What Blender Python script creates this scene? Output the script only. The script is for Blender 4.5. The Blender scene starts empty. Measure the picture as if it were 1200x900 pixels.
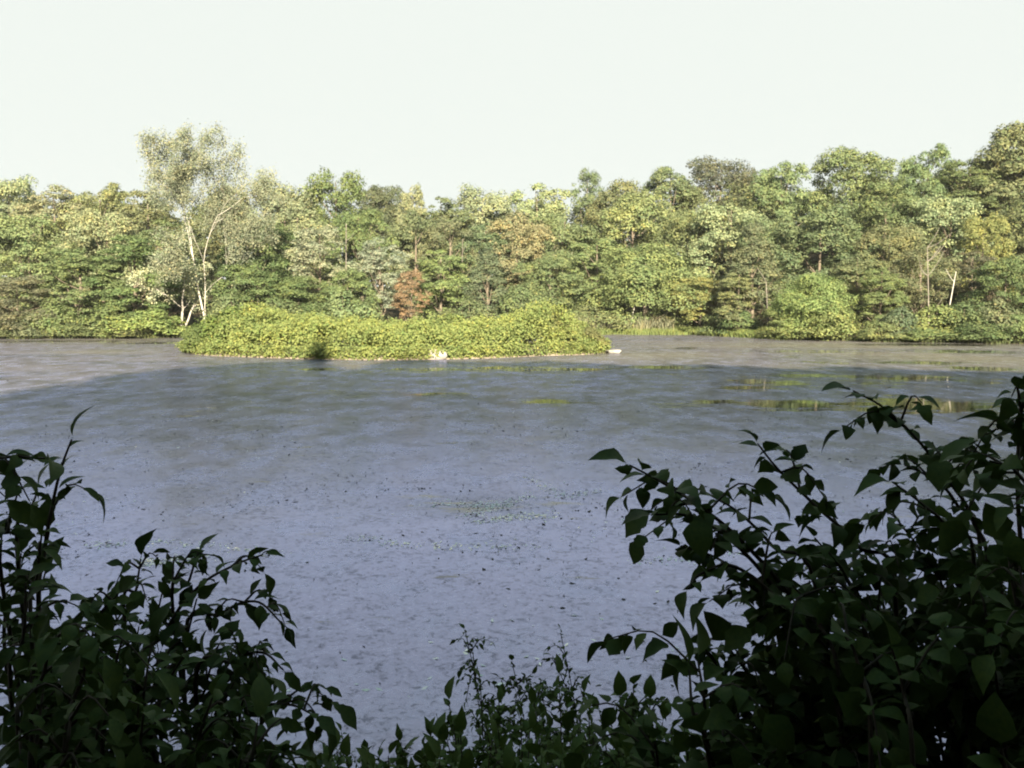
import bpy, math, random
import numpy as np
from mathutils import Vector, Matrix, Quaternion

sc = bpy.context.scene
R = math.radians
# ------------------------------------------------------------------ camera, sky, sun, exposure
CZ, PITCH, F = 4.0, R(4.81), 1082.0
cam = bpy.data.cameras.new('camera'); cam_ob = bpy.data.objects.new('camera', cam)
sc.collection.objects.link(cam_ob); sc.camera = cam_ob
cam.sensor_width = 36.0; cam.lens = 36.0 * F / 1200.0
cam.clip_start = 0.05; cam.clip_end = 3000
cam_ob.location = (0, 0, CZ); cam_ob.rotation_euler = (R(90) - PITCH, 0, 0)

SUN_EL, SUN_ROT = R(22.0), R(174.0)          # sun low behind the viewpoint
world = bpy.data.worlds.new('World'); sc.world = world; world.use_nodes = True
wn, wl = world.node_tree.nodes, world.node_tree.links
bg = wn['Background']
sky = wn.new('ShaderNodeTexSky'); sky.sky_type = 'NISHITA'; sky.sun_disc = False
sky.sun_elevation = SUN_EL; sky.sun_rotation = SUN_ROT
sky.air_density = 1.0; sky.dust_density = 2.5; sky.ozone_density = 1.5; sky.altitude = 50
lim = wn.new('ShaderNodeVectorMath'); lim.operation = 'MINIMUM'      # bright haze: the low sky levels off to an even white
lim.inputs[1].default_value = (1.175, 1.25, 1.185)
wl.new(sky.outputs[0], lim.inputs[0]); wl.new(lim.outputs[0], bg.inputs[0]); bg.inputs[1].default_value = 0.15

sun = bpy.data.lights.new('sun', 'SUN'); sun.energy = 5.0; sun.angle = R(0.5); sun.color = (1.0, 0.87, 0.66)
sun_ob = bpy.data.objects.new('sun', sun); sc.collection.objects.link(sun_ob)
sdir = Vector((math.sin(SUN_ROT) * math.cos(SUN_EL), math.cos(SUN_ROT) * math.cos(SUN_EL), math.sin(SUN_EL)))
sun_ob.rotation_euler = sdir.to_track_quat('Z', 'Y').to_euler(); sun_ob.location = (0, -60, 60)

sc.view_settings.view_transform = 'Standard'; sc.view_settings.look = 'None'
sc.view_settings.gamma = 1.0; sc.view_settings.use_curve_mapping = False
sc.view_settings.exposure = 2.3
sc.render.engine = 'CYCLES'
sc.cycles.max_bounces = 6; sc.cycles.diffuse_bounces = 3; sc.cycles.glossy_bounces = 2
sc.cycles.transmission_bounces = 3; sc.cycles.use_denoising = True
sc.cycles.filter_width = 2.0
sc.cycles.caustics_reflective = False; sc.cycles.caustics_refractive = False

# ------------------------------------------------------------------ helpers
COL = sc.collection
def ray(px, py):
    u, v = (px - 600) / F, -(py - 450) / F
    return np.array([u, math.cos(PITCH) + v * math.sin(PITCH), v * math.cos(PITCH) - math.sin(PITCH)])
def at(px, py, Y):                       # the point seen at a pixel, Y metres ahead
    d = ray(px, py); p = d * (Y / d[1]); p[2] += CZ
    return p
def on_water(px, py):
    d = ray(px, py); t = CZ / -d[2]
    return np.array([d[0] * t, d[1] * t])
def tag(o, label=None, cat=None, group=None, kind=None):
    if label: o['label'] = label
    if cat: o['category'] = cat
    if group: o['group'] = group
    if kind: o['kind'] = kind
    return o
def link(name, me, mat=None, parent=None):
    o = bpy.data.objects.new(name, me); COL.objects.link(o)
    if mat and me is not None and not me.materials: me.materials.append(mat)
    if parent: o.parent = parent
    return o
def empty(name, loc):
    o = bpy.data.objects.new(name, None); COL.objects.link(o); o.location = loc
    o.empty_display_size = 0.2
    return o
def quads_mesh(name, V, Q, smooth=False):
    me = bpy.data.meshes.new(name); V = np.asarray(V, np.float32); Q = np.asarray(Q, np.int32); n, k = Q.shape
    me.vertices.add(len(V)); me.vertices.foreach_set('co', V.ravel())
    me.loops.add(n * k); me.loops.foreach_set('vertex_index', Q.ravel())
    me.polygons.add(n); me.polygons.foreach_set('loop_start', np.arange(0, n * k, k, dtype=np.int32))
    if smooth: me.polygons.foreach_set('use_smooth', np.ones(n, dtype=bool))
    me.update(calc_edges=True)
    return me
def nrm(a): return a / np.maximum(np.linalg.norm(a, axis=-1, keepdims=True), 1e-9)
def leaf_quads(rng, C, N, L, aspect=0.6, fold=0.14):
    """many small leaf-shaped faces: centres C, normals N, lengths L"""
    n = len(C); L = np.broadcast_to(L, (n,))[:, None]
    r = rng.normal(size=(n, 3)); a = nrm(np.cross(N, r)); b = np.cross(N, a)
    W = L * aspect
    V = np.stack([C - a * L * .5, C + b * W * .5 - N * L * fold, C + a * L * .5 - N * L * fold * .6, C - b * W * .5 - N * L * fold], 1).reshape(-1, 3)
    return V, np.arange(4 * n).reshape(n, 4)
def tube(P, rad, sides=6):
    P = np.asarray(P, float); n = len(P); T = nrm(np.gradient(P, axis=0))
    ref = np.array([.31, .9, .27]); A = nrm(np.cross(T, ref)); B = np.cross(T, A)
    ang = np.arange(sides) * 2 * math.pi / sides
    rad = np.broadcast_to(rad, (n,))
    V = (P[:, None] + rad[:, None, None] * (np.cos(ang)[None, :, None] * A[:, None] + np.sin(ang)[None, :, None] * B[:, None])).reshape(-1, 3)
    Q = [(i * sides + j, i * sides + (j + 1) % sides, (i + 1) * sides + (j + 1) % sides, (i + 1) * sides + j) for i in range(n - 1) for j in range(sides)]
    return V, np.array(Q)
def join(parts):
    Vs, Qs, o = [], [], 0
    for V, Q in parts:
        Vs.append(V); Qs.append(np.asarray(Q) + o); o += len(V)
    return np.concatenate(Vs), np.concatenate(Qs)
def curve(P, n):                          # Catmull-Rom through control points
    P = np.asarray(P, float); P = np.vstack([2 * P[0] - P[1], P, 2 * P[-1] - P[-2]])
    out = []
    for t in np.linspace(0, len(P) - 3 - 1e-6, n):
        i = int(t); f = t - i; a, b, c, d = P[i:i + 4]
        out.append(.5 * (2 * b + (c - a) * f + (2 * a - 5 * b + 4 * c - d) * f * f + (3 * b - a - 3 * c + d) * f ** 3))
    return np.array(out)
def sstep(a, b, x):
    t = np.clip((x - a) / (b - a), 0, 1); return t * t * (3 - 2 * t)

# ------------------------------------------------------------------ materials
def material(name):
    m = bpy.data.materials.new(name); m.use_nodes = True
    return m, m.node_tree.nodes, m.node_tree.links, m.node_tree.nodes['Principled BSDF']
def noise(n, l, scale, vec=None, detail=4, rough=.55):
    t = n.new('ShaderNodeTexNoise'); t.inputs['Scale'].default_value = scale
    t.inputs['Detail'].default_value = detail; t.inputs['Roughness'].default_value = rough
    if vec is not None: l.new(vec, t.inputs['Vector'])
    return t.outputs['Fac']
def ramp(n, l, fac, stops):
    r = n.new('ShaderNodeValToRGB'); e = r.color_ramp.elements
    while len(e) < len(stops): e.new(.5)
    for k, (p, c) in zip(e, stops):
        k.position = p; k.color = (c[0], c[1], c[2], 1) if hasattr(c, '__len__') else (c, c, c, 1)
    l.new(fac, r.inputs[0]); return r.outputs[0]
def mixc(n, l, fac, a, b, mode='MIX'):
    m = n.new('ShaderNodeMix'); m.data_type = 'RGBA'; m.blend_type = mode
    for s, v in ((m.inputs[0], fac), (m.inputs[6], a), (m.inputs[7], b)):
        if isinstance(v, (int, float)): s.default_value = v
        elif isinstance(v, tuple): s.default_value = (*v, 1)
        else: l.new(v, s)
    return m.outputs[2]
def bump(n, l, h, strength, dist, bsdf):
    b = n.new('ShaderNodeBump'); b.inputs['Strength'].default_value = strength; b.inputs['Distance'].default_value = dist
    l.new(h, b.inputs['Height']); l.new(b.outputs[0], bsdf.inputs['Normal'])

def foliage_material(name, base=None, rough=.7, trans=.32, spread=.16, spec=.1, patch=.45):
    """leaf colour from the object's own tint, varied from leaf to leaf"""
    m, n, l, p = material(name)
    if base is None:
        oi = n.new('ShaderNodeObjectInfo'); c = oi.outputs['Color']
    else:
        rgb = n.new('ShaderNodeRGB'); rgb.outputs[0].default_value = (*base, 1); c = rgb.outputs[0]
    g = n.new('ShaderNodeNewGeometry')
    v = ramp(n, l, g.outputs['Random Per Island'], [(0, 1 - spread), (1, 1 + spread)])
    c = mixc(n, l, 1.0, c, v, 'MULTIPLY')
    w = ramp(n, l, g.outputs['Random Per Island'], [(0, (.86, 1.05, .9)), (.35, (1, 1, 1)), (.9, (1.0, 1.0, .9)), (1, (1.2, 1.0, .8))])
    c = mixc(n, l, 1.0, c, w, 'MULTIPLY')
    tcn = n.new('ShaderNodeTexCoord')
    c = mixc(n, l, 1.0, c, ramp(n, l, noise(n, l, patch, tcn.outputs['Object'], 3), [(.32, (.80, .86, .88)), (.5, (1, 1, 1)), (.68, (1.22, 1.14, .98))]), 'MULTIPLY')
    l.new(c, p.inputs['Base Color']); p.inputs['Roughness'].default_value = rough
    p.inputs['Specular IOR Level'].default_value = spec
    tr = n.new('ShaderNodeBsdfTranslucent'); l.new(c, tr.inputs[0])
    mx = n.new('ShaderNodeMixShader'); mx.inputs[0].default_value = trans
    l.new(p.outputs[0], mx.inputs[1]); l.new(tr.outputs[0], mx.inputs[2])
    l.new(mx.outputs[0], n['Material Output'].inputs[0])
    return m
def rough_material(name, a, b, scale, rough=.85, bmp=.4, dist=.05, stretch=None):
    m, n, l, p = material(name)
    tc = n.new('ShaderNodeTexCoord'); vec = tc.outputs['Object']
    if stretch:
        mp = n.new('ShaderNodeMapping'); mp.inputs['Scale'].default_value = stretch; l.new(vec, mp.inputs[0]); vec = mp.outputs[0]
    f = noise(n, l, scale, vec, 6, .65)
    l.new(ramp(n, l, f, [(.3, a), (.7, b)]), p.inputs['Base Color']); p.inputs['Roughness'].default_value = rough
    p.inputs['Specular IOR Level'].default_value = .2
    bump(n, l, f, bmp, dist, p)
    return m
M_LEAF = foliage_material('tree_foliage')
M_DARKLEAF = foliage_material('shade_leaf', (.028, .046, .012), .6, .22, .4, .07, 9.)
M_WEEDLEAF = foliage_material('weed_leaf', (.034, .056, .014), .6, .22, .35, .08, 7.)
M_BARK = rough_material('grey_brown_bark', (.07, .055, .04), (.2, .17, .13), 3, stretch=(1, 1, .25))
M_PALEBARK = rough_material('pale_bark', (.24, .22, .19), (.50, .48, .43), 1.2, stretch=(1, 1, .35))
M_GREYBARK = rough_material('grey_bark', (.09, .08, .068), (.24, .22, .19), 1.6, stretch=(1, 1, .35))
M_STEM = rough_material('woody_stem', (.02, .016, .011), (.05, .04, .03), 30, bmp=.2, dist=.004)
M_ROCK = rough_material('pale_rock', (.13, .12, .11), (.33, .32, .30), 1.6, bmp=.6, dist=.1)
M_WOOD = rough_material('weathered_wood', (.3, .26, .22), (.55, .5, .44), 4, stretch=(.3, 1, 1))
M_GROUND = rough_material('woodland_ground', (.035, .028, .018), (.09, .075, .045), .6, bmp=.6, dist=.2)
M_MUD = rough_material('island_mud', (.12, .10, .07), (.3, .26, .2), 1.5)

# ------------------------------------------------------------------ ground, island, pond
SX = [-400, -90, -60, -30, 0, 15, 25, 32, 40, 55, 70, 90, 400]
SY = [104, 110, 114, 118, 126, 131, 130, 113, 105, 98, 92, 85, 60]
def shore(x): return np.interp(x, SX, SY) + .7 * np.sin(np.asarray(x) * .55) + .5 * np.sin(np.asarray(x) * 1.3 + 1)
def near_shore(x): return 4.6 + .25 * np.sin(np.asarray(x) * .8) + np.clip(np.abs(x) - 14, 0, None) * -.12
HX, HZ = [-400, -60, -10, 5, 30, 60, 100, 400], [9, 9, 7, 7, 12, 17, 20, 20]
def ground_z(x, y):
    x = np.asarray(x, float); y = np.asarray(y, float)
    t = y - shore(x)
    far = .35 * sstep(0, 1.8, t) + np.interp(x, HX, HZ) * sstep(5, 85, t)
    far = np.where(t < 0, -1.3 * sstep(0, -5, t), far)
    s = near_shore(x) - y
    near = np.where(s > 0, np.minimum(.5 * s, 2.2 + .10 * s), -1.3 * sstep(0, -3, s)) + 9 * sstep(7, 24, s) + 12 * sstep(24, 110, s)
    und = .12 * np.sin(x * .7 + 1.3) * np.sin(y * .6) * sstep(1, 4, np.maximum(t, s))
    return np.where(y > 50, far, near) + und
gx = np.concatenate([np.linspace(-1500, -130, 12), np.linspace(-115, 115, 231), np.linspace(130, 1500, 12)])
gy = np.concatenate([np.linspace(-1500, -140, 12), np.linspace(-120, -12, 55), np.linspace(-11, 10, 64), np.linspace(14, 78, 17), np.linspace(80, 142, 63), np.linspace(146, 260, 24), np.linspace(300, 2500, 14)])
X, Y = np.meshgrid(gx, gy); Z = ground_z(X, Y)
nx = len(gx)
idx = np.array([(j * nx + i, j * nx + i + 1, (j + 1) * nx + i + 1, (j + 1) * nx + i) for j in range(len(gy) - 1) for i in range(nx - 1)])
g = link('ground', quads_mesh('ground', np.stack([X, Y, Z], -1).reshape(-1, 3), idx, True), M_GROUND); tag(g, kind='structure')

# the island: a low mud bank; outline as points on the water
ISL = np.array([on_water(*p) for p in [(214, 413), (240, 416.5), (300, 419), (360, 421), (430, 422), (500, 421.5), (570, 420), (640, 417), (690, 415.5), (712, 412.5), (700, 408), (640, 405), (500, 404), (350, 405), (250, 407.5)]])
ic = ISL.mean(0)
rings = []
for k, (s, z) in enumerate([(1.03, -.6), (1.0, -.02), (.97, .16), (.88, .4), (.5, .6), (.02, .65)]):
    P = curve(np.vstack([ISL, ISL[:1]]), 91)[:-1]; w = 1 + .0 * P[:, :1]
    rings.append(np.c_[ic + (P - ic) * s, np.full(90, z)])
V = np.concatenate(rings)
Q = [(k * 90 + i, k * 90 + (i + 1) % 90, (k + 1) * 90 + (i + 1) % 90, (k + 1) * 90 + i) for k in range(5) for i in range(90)]
tag(link('island', quads_mesh('island', V, Q, True), M_MUD), kind='structure')

# the pond: a film of algae and duckweed with openings of dark water, stored as smooth masks on the surface
wx = np.concatenate([np.linspace(-420, -80, 10), np.linspace(-70, 70, 187), np.linspace(80, 420, 10)])
wy = np.concatenate([np.linspace(-40, 2, 4), np.linspace(4, 50, 116), np.linspace(50.8, 136, 108)])
X, Y = np.meshgrid(wx, wy); nx = len(wx)
def paint(spots):
    A = np.zeros_like(X)
    for px, py, hw, hh, k in spots:
        c = on_water(px, py); a = on_water(px + hw, py)[0] - c[0]; b = (on_water(px, py - hh)[1] - on_water(px, py + hh)[1]) / 2
        q = ((X - c[0]) / a) ** 2 + ((Y - c[1]) / b) ** 2
        A = np.maximum(A, k * np.exp(-q * 1.1))
    return A
open_spots = [(930, 474, 110, 8, .85), (1090, 475, 110, 11, 1.0), (1010, 475, 200, 8, .75), (850, 471, 50, 4, .8), (780, 430.5, 60, 2.4, .9), (900, 448, 60, 6, .75),
              (880, 455, 50, 4, .8), (940, 440, 50, 3, .7), (1060, 443, 90, 6, .75), (1150, 432, 60, 4, .8), (1080, 425, 80, 3, .7),
              (600, 432, 120, 4.2, .62), (500, 433, 60, 4, .6), (690, 433, 40, 2.5, .8), (650, 471, 70, 3.2, .68), (510, 462, 60, 4, .5),
              (375, 433, 26, 2.2, .9), (950, 412, 120, 3, .55), (1130, 412, 90, 3, .75), (1100, 404, 120, 2.2, .8), (800, 408, 60, 2, .5), (980, 425, 60, 3, .5),
              (60, 400, 200, 2.4, .6), (560, 590, 120, 22, .30), (270, 480, 100, 12, .2), (180, 402, 80, 2, .7), (1020, 398.5, 170, 1.6, .7), (1000, 415, 280, 9, .28), (960, 446, 240, 13, .26), (470, 462, 140, 7, .22), (790, 431, 30, 2, .9), (1040, 452, 60, 4, .6), (900, 447, 70, 5, .55), (1140, 447, 50, 5, .55)]
green_spots = [(430, 462, 60, 4, .8), (520, 465, 45, 5, 1), (560, 488, 40, 5, .8), (1130, 545, 120, 40, 1), (660, 468, 80, 5, .7), (870, 505, 40, 6, .5), (930, 438, 60, 4, .7),
               (340, 455, 90, 12, .45), (270, 495, 60, 8, .4), (200, 515, 40, 6, .5), (1000, 405, 300, 5, .8), (110, 399, 120, 3, .6), (700, 480, 420, 34, .5), (300, 470, 260, 30, .5), (560, 592, 90, 16, .6), (800, 500, 200, 20, .5), (960, 441, 200, 15, .7), (1110, 420, 180, 11, .8), (770, 416, 110, 7, .7), (120, 412, 60, 3, .6)]
me = quads_mesh('pond', np.stack([X, Y, X * 0], -1).reshape(-1, 3), np.array([(j * nx + i, j * nx + i + 1, (j + 1) * nx + i + 1, (j + 1) * nx + i) for j in range(len(wy) - 1) for i in range(nx - 1)]))
for nm, sp in (('open_water', open_spots), ('green_algae', green_spots)):
    at_ = me.attributes.new(nm, 'FLOAT', 'POINT'); at_.data.foreach_set('value', paint(sp).ravel().astype(np.float32))
m, n, l, p = material('algae_film_on_water')
tc = n.new('ShaderNodeTexCoord'); vec = tc.outputs['Object']
def attr(nm):
    a = n.new('ShaderNodeAttribute'); a.attribute_name = nm; return a.outputs['Fac']
def mapped(s):
    mp = n.new('ShaderNodeMapping'); mp.inputs['Scale'].default_value = s; l.new(vec, mp.inputs[0]); return mp.outputs[0]
def mth(op, a, b=None):
    k = n.new('ShaderNodeMath'); k.operation = op
    for s, v in zip(k.inputs, (a, b)):
        if v is None: continue
        if isinstance(v, (int, float)): s.default_value = v
        else: l.new(v, s)
    return k.outputs[0]
big = noise(n, l, .11, mapped((.55, 1, 1)), 5, .6)
mid = noise(n, l, .8, mapped((1, .55, 1)), 5, .7)
rot = n.new('ShaderNodeMapping'); rot.inputs['Rotation'].default_value = (0, 0, .63); l.new(vec, rot.inputs[0])
def wob(scale, dist):
    t = n.new('ShaderNodeTexNoise'); t.inputs['Scale'].default_value = scale; t.inputs['Detail'].default_value = 6; t.inputs['Roughness'].default_value = .8
    t.inputs['Distortion'].default_value = dist; l.new(rot.outputs[0], t.inputs['Vector']); return t.outputs['Fac']
fine = mth('ADD', mth('MULTIPLY', wob(8.5, .8), .68), mth('MULTIPLY', wob(1.9, .5), .32))
grain = noise(n, l, 30, vec, 3, .7)
col = ramp(n, l, big, [(.36, (.066, .064, .058)), (.5, (.112, .098, .086)), (.64, (.150, .128, .110))])
col = mixc(n, l, ramp(n, l, mid, [(.45, 0.), (.58, .7)]), col, (.140, .126, .118))
col = mixc(n, l, mth('MULTIPLY', attr('green_algae'), ramp(n, l, mid, [(.36, .15), (.6, .9)])), col, (.135, .128, .042))
col = mixc(n, l, ramp(n, l, fine, [(.53, 0.), (.59, .8)]), col, (.030, .033, .030))
col = mixc(n, l, ramp(n, l, fine, [(.38, .7), (.46, 0.)]), col, (.25, .25, .28))
df = n.new('ShaderNodeBsdfDiffuse'); l.new(col, df.inputs['Color'])
gl = n.new('ShaderNodeBsdfGlossy'); gl.inputs['Color'].default_value = (.60, .635, 1., 1)        # wet gloss with the blue of reflected sky put into its colour
l.new(ramp(n, l, mid, [(.4, .17), (.62, .30)]), gl.inputs['Roughness'])
fr = n.new('ShaderNodeFresnel'); fr.inputs['IOR'].default_value = 2.0
h_ = mth('ADD', fine, mth('MULTIPLY', grain, .5)); bump(n, l, h_, .30, .03, df); bump(n, l, h_, .10, .02, gl)
dull = mixc(n, l, ramp(n, l, fine, [(.51, 0.), (.58, 1.)]), (1., 1., 1.), (.50, .50, .50))        # flecks and clots do not shine
film = n.new('ShaderNodeMixShader'); l.new(mth('MULTIPLY', mth('MULTIPLY', mth('MINIMUM', mth('MULTIPLY', fr.outputs[0], 1.6), .56), dull), mth('SUBTRACT', 1., mth('MULTIPLY', attr('green_algae'), .55))), film.inputs[0]); l.new(df.outputs[0], film.inputs[1]); l.new(gl.outputs[0], film.inputs[2])
n.remove(p); p = film
wp = n.new('ShaderNodeBsdfPrincipled'); wp.inputs['Base Color'].default_value = (.016, .018, .011, 1); wp.inputs['Roughness'].default_value = .04
wp.inputs['IOR'].default_value = 1.33
bump(n, l, noise(n, l, 1.6, mapped((.5, 1, 1)), 2), .08, .02, wp)
broken = noise(n, l, 1.3, mapped((.30, .9, 1)), 7, .78)
o_ = mth('ADD', attr('open_water'), mth('MULTIPLY', mth('SUBTRACT', broken, .5), 3.4))
fac = ramp(n, l, o_, [(.40, 0.), (.60, 1.)])
mx = n.new('ShaderNodeMixShader'); l.new(fac, mx.inputs[0]); l.new(p.outputs[0], mx.inputs[1]); l.new(wp.outputs[0], mx.inputs[2])
l.new(mx.outputs[0], n['Material Output'].inputs[0])
tag(link('pond', me, m), kind='structure')

# ------------------------------------------------------------------ trees
def make_crown(seed, H, W, z0, ncl, per, leaf, shape='dome', cr=(.11, .19), gap=0., lobes=0):
    rng = np.random.default_rng(seed); C, Nn, S, cl, LB = [], [], [], [], []
    ph, am = rng.uniform(0, 6.28, 2), rng.uniform(.08, .2, 2)
    for i in range(ncl):
        u = rng.uniform(0, 1) ** .85
        if shape == 'dome': r = math.sqrt(max(0., 1 - (max(0, u - .35) / .68) ** 2)) * (.72 + .28 * min(1, u / .35))
        elif shape == 'oval': r = math.sin(math.pi * min(1, .12 + u * .86)) ** .7
        elif shape == 'cone': r = (1 - u) ** .8 + .06
        else: r = math.sqrt(max(0., 1 - u * u))
        a = rng.uniform(0, 2 * math.pi); q = math.sqrt(rng.uniform(.3, 1)) * r
        c_r = W * rng.uniform(*cr) * (.75 + .35 * r)
        if lobes and i < lobes:                      # main limbs carry large rounded masses, spaced apart
            for _ in range(30):
                u = (i + rng.uniform(.2, .9)) / lobes if i < lobes - 2 else rng.uniform(.7, .95)
                r = math.sqrt(max(0., 1 - (max(0, u - .35) / .70) ** 2)) if shape == 'dome' else math.sin(math.pi * min(1, .14 + u * .8)) ** .7
                a = rng.uniform(0, 2 * math.pi); R_ = W * rng.uniform(.15, .25)
                rad = max(0, W / 2 * r * rng.uniform(.75, 1.05) - R_ * .75); z_ = z0 + R_ * .5 + (H - z0 - R_ * 1.35) * u
                c = np.array([rad * math.cos(a), rad * math.sin(a), z_])
                if all(np.linalg.norm((c - o) * [1, 1, .8]) > .55 * (R_ + ro) for o, ro in LB): break
            LB.append((c, R_)); continue
        if lobes:
            o, R_ = LB[int(rng.integers(len(LB)))]; dv = nrm(rng.normal(size=3) + [0, 0, .35] + nrm(np.array([o[0], o[1], .01])) * .5); c_r = R_ * rng.uniform(.34, .58)
            c = o + dv * R_ * rng.uniform(.45, .95) * np.array([1, 1, .9])
            c[2] = min(c[2], H - c_r * .6)
        else:
            rad = max(0, W / 2 * q * (1 + am[0] * math.sin(2 * a + ph[0]) + am[1] * math.sin(3 * a + ph[1] + 4 * u)) - c_r * .35)
            c = np.array([rad * math.cos(a), rad * math.sin(a), z0 + (H - z0 - c_r * .7) * u])
        cl.append((c, c_r))
        k = int(per * (c_r / (W * (.09 if lobes else .15))) ** 1.6 * rng.uniform(.7, 1.2) * (1 - gap))
        d = nrm(rng.normal(size=(k * 2, 3)))
        out = nrm(np.array([c[0], c[1], (c[2] - (z0 + H) / 2) * .6]) + 1e-6)
        d = d[(d[:, 2] > -.38) & (d @ out > -.5)][:k]
        lump = 1 + .22 * np.sin(d @ rng.normal(size=3) * 4 + rng.uniform(0, 6)) + .12 * np.sin(d @ rng.normal(size=3) * 9)
        P = c + d * (c_r * lump * rng.uniform(.72, 1.08, len(d)))[:, None] * np.array([1, 1, .78])
        C.append(P); Nn.append(nrm(d * .75 + np.array([0, 0, .3]) + rng.normal(size=d.shape) * .27)); S.append(leaf * rng.uniform(.65, 1.35, len(d)))
    C, Nn, S = np.concatenate(C), np.concatenate(Nn), np.concatenate(S)
    ok = C[:, 2] > .05
    V, Q = leaf_quads(rng, C[ok], Nn[ok], S[ok])
    # trunk and limbs
    lean = rng.normal(size=2) * W * .02
    tp = np.array([[0, 0, -.6], [lean[0] * .3, lean[1] * .3, H * .25], [lean[0], lean[1], H * .55], [lean[0] * 1.2, lean[1], H * .86]])
    r0 = H * .013 + .06
    parts = [tube(curve(tp, 10), np.linspace(r0, r0 * .18, 10) * np.r_[1.35, np.ones(9)], 7)]
    order = rng.permutation(len(cl))[:16]
    for i in order:
        c, c_r = cl[i]; t = np.clip((c[2] - .25 * H * rng.uniform(.5, 1)) / (H * .9), .12, .85)
        b = curve(tp, 40)[int(t * 39)]; mpt = b + (c - b) * .5 + np.array([0, 0, -.04 * H]) * rng.uniform(0, 1)
        parts.append(tube(curve([b, mpt, c], 6), np.linspace(r0 * .42 * (1 - t * .6), .025, 6), 5))
    return quads_mesh('crown', V, Q), quads_mesh('trunk', *join(parts), True)

VAR = {}
def variants(kind, n, H, W, **kw):
    VAR[kind] = [(*make_crown(100 * len(VAR) + i + 7, H, W, **kw), H, W) for i in range(n)]
variants('broad', 6, 15, 11, z0=1.2, ncl=230, per=135, leaf=.27, lobes=24)
variants('tall', 5, 19, 9, z0=1.5, ncl=230, per=130, leaf=.27, shape='oval', lobes=26)
variants('airy', 3, 18, 9, z0=4.0, ncl=180, per=80, leaf=.26, shape='oval', lobes=20)
variants('layer', 2, 17, 9, z0=1.0, ncl=70, per=240, leaf=.26, shape='cone', cr=(.10, .17))
variants('lobed', 2, 11, 11, z0=.8, ncl=38, per=480, leaf=.27, cr=(.17, .26))
variants('dense', 3, 15, 11, z0=.8, ncl=95, per=260, leaf=.40)
variants('bush', 4, 4, 6, z0=.1, ncl=42, per=110, leaf=.26, shape='half', cr=(.12, .2))
variants('round_bush', 2, 5, 6, z0=.3, ncl=26, per=260, leaf=.24, cr=(.18, .27))

rnd = random.Random(5)
used = {}
def put_tree(kind, x, y, H, W, color, name, label, cat, group=None, bark=None, z=None):
    k = used.get(kind, 0); used[kind] = k + 1
    cm, tm, h0, w0 = VAR[kind][k % len(VAR[kind])]
    z = float(ground_z(x, y)) if z is None else z
    e = empty(name, (x, y, z - .05)); e.rotation_euler[2] = rnd.uniform(0, 6.28)
    e.scale = (W / w0, W / w0 * rnd.uniform(.85, 1.1), H / h0)
    tag(e, label, cat, group)
    c = link('crown', cm, M_LEAF, e); c.color = (*color, 1)
    link('trunk', tm, bark or M_BARK, e)
    return e
# leaf colours (linear)
PALE, OLIVE, GREEN, DARK = (.185, .208, .118), (.112, .128, .064), (.080, .112, .046), (.056, .070, .040)
LIME, YELLOW, SILVER, BROWN = (.150, .180, .060), (.175, .185, .058), (.200, .218, .165), (.108, .110, .070)
TEAL, ORANGE, RUST, CREAM = (.080, .108, .066), (.180, .165, .085), (.215, .112, .080), (.33, .35, .25)
LGREEN, PURPLE, YGREEN = (.115, .150, .065), (.066, .063, .052), (.145, .172, .070)
def far_tree(kind, px, top, wpx, off, color, label, name='broadleaf_tree', cat='tree', group='trees on the far shore', bark=None, jitter=.06):
    y = 120.
    for _ in range(6):
        x = (px - 600) / F * y * 1.0; y = float(shore(x)) + off
    zt = at(px, top, y)[2]; x = at(px, top, y)[0]; W = wpx * 1.2 / F * y; H = zt - float(ground_z(x, y))
    g_ = sum(color) / 3; c = tuple((v * .64 + m_ * .24 + g_ * .12) * 1.24 * rnd.uniform(1 - jitter, 1 + jitter) for v, m_ in zip(color, (.118, .145, .066)))
    return put_tree(kind, x, y, H, W, c, name, label, cat, group, bark)
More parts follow.
